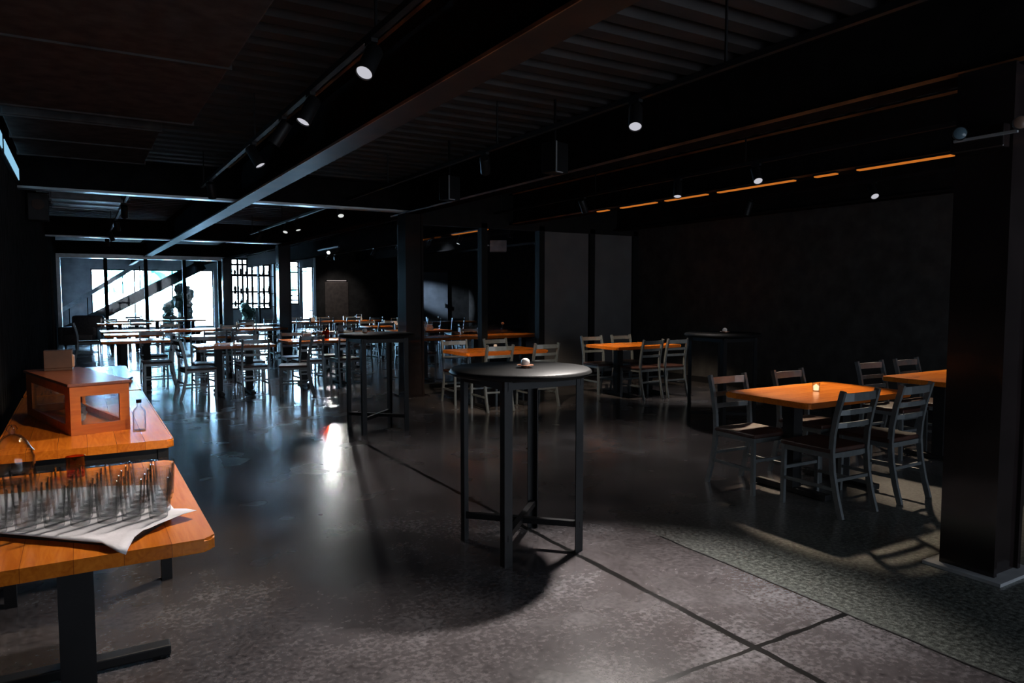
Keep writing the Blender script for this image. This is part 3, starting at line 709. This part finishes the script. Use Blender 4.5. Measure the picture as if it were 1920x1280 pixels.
# wall speaker and glowing strips added for blue reflected glints on the ribbed wall
sp = thing('wall_speaker', 'small dark loudspeaker high on the ribbed wall', 'speaker', (XL + .01, 11.2, 2.45))
b = new(); box(b, (0.02, -.14, 0), (.24, .14, .34), .01); obj('cabinet', b, M['duct'], sp)
b = new(); lathe(b, [(0, 0), (.07, 0), (.07, .012), (0, .012)], 20); o = obj('cone', b, M['rust'], sp, (.13, -.14, .2), rot=(PI / 2, 0, 0))
b = new(); box(b, (0, -.03, .1), (.02, .03, .24)); obj('bracket', b, M['black'], sp)
b = new(); lathe(b, [(.02, 0), (.025, 0), (.025, 2.2), (.02, 2.2)], 10); obj('conduit_pipe', b, M['duct'], None, (XL + .06, 18.2, 0)); o = bpy.data.objects['conduit_pipe']; tag(o, 'thin grey vertical conduit on the ribbed wall below the loudspeaker', 'pipe')
wl = emit('blue_glint_glow', (.35, .72, 1.0), .8)
for k, (y0, y1) in enumerate(((6.1, 7.6), (7.75, 9.6))):
    t = thing('glint_strip', 'blue-white glowing strip for the glints high on the ribbed wall, %s one' % ('nearer' if k == 0 else 'farther'), 'wall light', (XL, (y0 + y1) / 2, 2.72), 0, 'glint strips on the ribbed wall')
    h = (y1 - y0) / 2
    b = new(); box(b, (0, -h, 0), (.03, h, .16)); obj('housing', b, M['black'], t)
    b = new(); box(b, (.03, -h + .04, .02), (.036, h - .04, .14)); obj('glow_face', b, wl, t)
# small hanging speakers beside the second long beam
for k, (x, y) in enumerate(((3.62, 5.3), (3.62, 7.4))):
    t = thing('hanging_speaker', 'small black loudspeaker hanging under the deck, %s one' % ('nearer' if k == 0 else 'farther'), 'speaker', (x, y, 2.56), .3, 'hanging loudspeakers')
    b = new(); box(b, (-.09, -.08, 0), (.09, .08, .26), .008); obj('cabinet', b, M['black'], t)
    b = new(); box(b, (-.092, -.09, -.006), (-.082, -.08, .26)); box(b, (-.092, -.09, -.006), (0, -.08, .004)); obj('lit_edge', b, M['bluesteel'], t)  # pale strips paint the bluish light on two cabinet edges
    b = new(); box(b, (-.008, -.008, .26), (.008, .008, .68)); obj('hanger', b, M['black'], t)

TRACKS = {'aisle': (1.33, -2.5, 9.6, 'black lighting track along the first long beam'), 'middle': (3.25, -2.5, 16.5, 'black lighting track over the aisle joint, left of the second beam'),
          'third': (5.85, -2.5, 10.3, 'black lighting track beside the amber glowing strip'), 'wall': (.6, 10.2, 20.0, 'black lighting track near the ribbed wall past the ducts'),
          'hall': (7.2, 11.2, 24.6, 'black lighting track in the hall behind the glass partition'), 'dark': (7.94, 2, 8, 'short black lighting track near the dark back wall')}
for nm, (x, y0, y1, lab) in TRACKS.items():
    t = thing('track_rail', lab, 'lighting track', (x, (y0 + y1) / 2, 2.8)); h = (y1 - y0) / 2
    b = new(); box(b, (-.018, -h, 0), (.018, h, .035)); obj('rail', b, M['black'], t)
    n = int((y1 - y0) / 2.5) + 1
    for k in range(n):
        b = new(); yy = -h + .2 + (2 * h - .4) * k / max(1, n - 1); box(b, (-.006, yy - .006, .035), (.006, yy + .006, ZC + .07 - 2.8)); obj('hanger_rod', b, M['black'], t)
SPOT = {}
def spotlight(x, y, aim, power, label, size=1.15, blend=.7, lens='lens', color=(1, .93, .88), zl=2.6, group='track spotlights'):
    t = thing('track_spotlight', label, 'spotlight', (x, y, 2.8), 0, group)
    piv = Vector((0, 0, -.085)); d = (Vector(aim) - Vector((x, y, 2.715))).normalized()
    q = d.to_track_quat('-Z', 'Y').to_euler()
    if not SPOT:
        b = new(); box(b, (-.018, -.05, -.02), (.018, .05, 0)); lathe(b, [(0, -.085), (.008, -.085), (.008, -.02), (0, -.02)], 10); SPOT['stem'] = obj('mount_stem', b, M['black'], None).data
        bpy.data.objects.remove(bpy.data.objects['mount_stem'])
        b = new(); lathe(b, [(0, .06), (.04, .06), (.046, .05), (.046, -.125), (.042, -.125), (.041, -.11), (0, -.11)], 24); SPOT['head'] = obj('lamp_head', b, M['black'], None, None, True).data
        bpy.data.objects.remove(bpy.data.objects['lamp_head'])
    s = bpy.data.objects.new('mount_stem', SPOT['stem']); COL.objects.link(s); s.parent = t
    h = bpy.data.objects.new('lamp_head', SPOT['head']); COL.objects.link(h); h.parent = t; h.location = piv; h.rotation_euler = q
    key = 'lens_' + lens
    if key not in SPOT:
        b = new(); lathe(b, [(0, -.118), (.041, -.116), (.041, -.112), (0, -.112)], 24); o = obj('lens', b, M[lens], None); SPOT[key] = o.data; bpy.data.objects.remove(o)
    l = bpy.data.objects.new('lens', SPOT[key]); COL.objects.link(l); l.parent = h
    if power:
        L = bpy.data.lights.new('spot_beam', 'SPOT'); L.energy = power; L.spot_size = size; L.spot_blend = blend; L.shadow_soft_size = .06; L.color = color
        lo = bpy.data.objects.new('spot_beam', L); COL.objects.link(lo); lo.parent = h; lo.location = (0, 0, -.16)
    return t
W = 'black track spotlight '
warm = (1, .8, .58)
spotlight(1.33, 3.62, (.2, 2.7, .75), 265, W + 'with a big pale lens, nearest on the first long beam', 1.5, 1.0)
spotlight(1.33, 1.3, (.05, 4.42, .9), 330, W + 'behind the camera on the first long beam', .5, .8, color=warm)  # unseen lamp added to brighten the front of the display case
spotlight(1.33, 4.75, (.3, 4.5, .75), 160, W + 'second nearest on the first long beam', 1.1, .8, color=warm)
spotlight(1.33, 5.5, (.2, 6.2, .75), 25, W + 'third on the first long beam', 1.0)
spotlight(1.33, 6.55, (2.6, 5.6, 0), 160, W + 'fourth on the first long beam', 1.4, 1.0)
spotlight(1.33, 8.9, (2.0, 10.5, 0), 30, W + 'last on the first long beam, at the cross beam', 1.0)
spotlight(3.25, 3.8, (2.1, 2.5, 0), 1000, W + 'with a round pale lens left of the second long beam', 1.05, 1.0)
spotlight(3.25, 5.9, (4.75, 8.3, .75), 420, W + 'farther along the rail beside the second long beam', .7, .6, color=warm)
spotlight(5.85, 7.9, (7.15, 8.4, .75), 330, W + 'at the far end of the amber strip', .8, .6, color=warm)
spotlight(5.85, 5.0, (4.95, 3.65, .75), 560, W + 'in the middle of the amber strip', .5, .5, color=warm)
spotlight(5.85, 6.1, (5.1, 5.4, 0), 110, W + 'between the middle and far lamps of the amber strip', 1.15, 1.0)
spotlight(7.94, 5.1, (6.9, 3.6, .75), 260, W + 'alone near the dark back wall', .75, .6, color=warm)
spotlight(7.94, 6.9, (7.75, 7.75, 0), 130, W + 'near the dark back wall, deeper than the lone one', .9)
spotlight(.6, 11.8, (.7, 13.4, .75), 40, W + 'nearest on the rail by the ribbed wall', .9, lens='lensfar')
spotlight(.6, 14.3, (.9, 15.4, .75), 40, W + 'second on the rail by the ribbed wall', .9, lens='lensfar')
spotlight(.6, 17.0, (1.2, 17, .75), 50, W + 'third on the rail by the ribbed wall', 1.1, lens='lensfar')
spotlight(.6, 19.1, (1.0, 21.5, .75), 40, W + 'last on the rail by the ribbed wall', .9, lens='lensfar')
spotlight(3.25, 12.6, (3.5, 11.9, .75), 130, W + 'over the bottle-laden aisle table', .9, lens='lensfar', color=warm)
spotlight(3.25, 13.3, (2.3, 12.0, .4), 120, W + 'just behind the one over the bottle-laden table', 1.3, lens='lensfar')
spotlight(3.25, 15.6, (2.6, 16.9, .75), 130, W + 'over the long communal table', 1.2, lens='lensfar', color=warm)
spotlight(3.25, 10.2, (2.9, 8.2, 0), 40, W + 'over the aisle before the bottle-laden table', 1.0, lens='lensfar')
spotlight(7.2, 12.0, (6.7, 12.3, .75), 90, W + 'nearest behind the smoky glass partition', 1.2, lens='lensfar', color=warm)
spotlight(7.2, 14.2, (6.2, 14.1, .75), 120, W + 'second behind the smoky glass partition', 1.0, lens='lensfar', color=warm)
spotlight(7.2, 15.8, (6.4, 16.4, .75), 150, W + 'third behind the smoky glass partition', 1.0, lens='lensfar', color=warm)
spotlight(7.2, 19.6, (6.4, 20.3, .75), 150, W + 'fourth deep in the hall, over the long table', 1.2, lens='lensfar', color=warm)
spotlight(7.2, 24.0, (11.95, 25.25, 1.3), 2000, W + 'added at the hall end to brighten the pale door', .27, .9, lens='lensfar', color=(.68, .84, 1))  # added lamp, its cool beam makes the door visible
spotlight(7.2, 17.8, (13.1, 17.5, 0.6), 380, W + 'added in mid hall to brighten the side wall', 1.1, 1.0, lens='lensfar', color=(.75, .87, 1))  # added lamp, lifts the dark wall behind the glass
spotlight(7.2, 23.2, (7.9, 25.2, 1.4), 40, W + 'last in the hall, facing the taupe panel', .9, lens='lensfar')
em = thing('emergency_light', 'twin-head emergency light on the black column, one lens bluish, one brownish', 'emergency light', (4.055, 2.0, 2.3))
b = new(); box(b, (-.07, -.13, -.06), (0, .13, .06), .008); obj('battery_box', b, M['column'], em)
b = new(); bar(b, (-.085, -.2, .0), (-.085, .1, .0), .014, .014); obj('lamp_arm', b, M['bluesteel'], em)
for yy, mm in ((.06, 'lensoff'), (-.22, 'lensbrown')):
    b = new(); lathe(b, [(0, -.04), (.02, -.04), (.034, 0), (.034, .02), (0, .02)], 20); h = obj('lamp_head', b, M['black'], em, (-.11, yy, .03), True, (PI / 2, 0, -1.0))
    b = new(); lathe(b, [(0, .02), (.03, .02), (.022, .026), (0, .028)], 20); obj('lens', b, M[mm], h, None, True)
# the one glaring lamp deep in the hall
t = spotlight(6.2, 20.6, (1.9, 6.0, .2), 140, W + 'glaring white straight at the camera deep in the hall', .7, .6, lens='bright', color=(1, .97, .95))
b = new(); box(b, (6.17, 19.6, 2.8), (6.23, 21.6, 2.835)); o = obj('track_rail', b, M['black']); tag(o, 'short lighting track holding the glaring lamp deep in the hall', 'lighting track')
# glowing amber strip added for the lit flange edge of the third beam
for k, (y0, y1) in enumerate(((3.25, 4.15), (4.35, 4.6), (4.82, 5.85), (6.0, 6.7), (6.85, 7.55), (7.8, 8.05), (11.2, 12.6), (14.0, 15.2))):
    t = thing('lit_flange_strip', 'amber glowing strip for the lit flange, third long beam, %s piece from the camera' % ORD[k], 'glow strip', (6.22, (y0 + y1) / 2, 2.64), 0, 'amber glow strips'); h = (y1 - y0) / 2
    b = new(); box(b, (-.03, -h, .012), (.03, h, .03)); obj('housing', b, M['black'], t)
    b = new(); box(b, (-.025, -h + .01, 0), (.025, h - .01, .012)); obj('glow_face', b, M['amberglow'], t)

# ------------------------------------------------------------------ daylight, ambient, camera
wd = bpy.data.worlds.new('daylight'); SC.world = wd; wd.use_nodes = True
nt = wd.node_tree; bg = nt.nodes['Background']; bg.inputs[0].default_value = (.42, .71, 1.0, 1); bg.inputs[1].default_value = 130.0
for x0, x1, z0, z1, yy, rx in [q + (YW + .28, -PI / 2) for q in OPEN] + [(BX0, BX1, BZ0, BZ1, YB - .3, PI / 2)]:
    L = bpy.data.lights.new('sky_portal', 'AREA'); L.shape = 'RECTANGLE'; L.size = x1 - x0; L.size_y = z1 - z0; L.cycles.is_portal = True
    o = bpy.data.objects.new('sky_portal', L); COL.objects.link(o); o.location = ((x0 + x1) / 2, yy, (z0 + z1) / 2); o.rotation_euler = (rx, 0, 0)
cam = bpy.data.cameras.new('camera'); co = bpy.data.objects.new('camera', cam); COL.objects.link(co)
co.location = (0, 0, 1.5); co.rotation_euler = (math.radians(90 - 3.7296), 0, math.radians(-30.9725))
cam.sensor_width = 36; cam.lens = 36 * 1350 / 1920; cam.clip_start = .05; cam.clip_end = 200
SC.camera = co
vs = SC.view_settings; vs.view_transform = 'Standard'; vs.look = 'None'; vs.exposure = 0; vs.gamma = 1; vs.use_curve_mapping = False
SC.cycles.use_denoising = True; SC.cycles.denoising_prefilter = 'ACCURATE'; SC.cycles.use_adaptive_sampling = False
SC.cycles.max_bounces = 10; SC.cycles.transparent_max_bounces = 24; SC.cycles.sample_clamp_indirect = 6
SC.cycles.caustics_reflective = False; SC.cycles.caustics_refractive = False
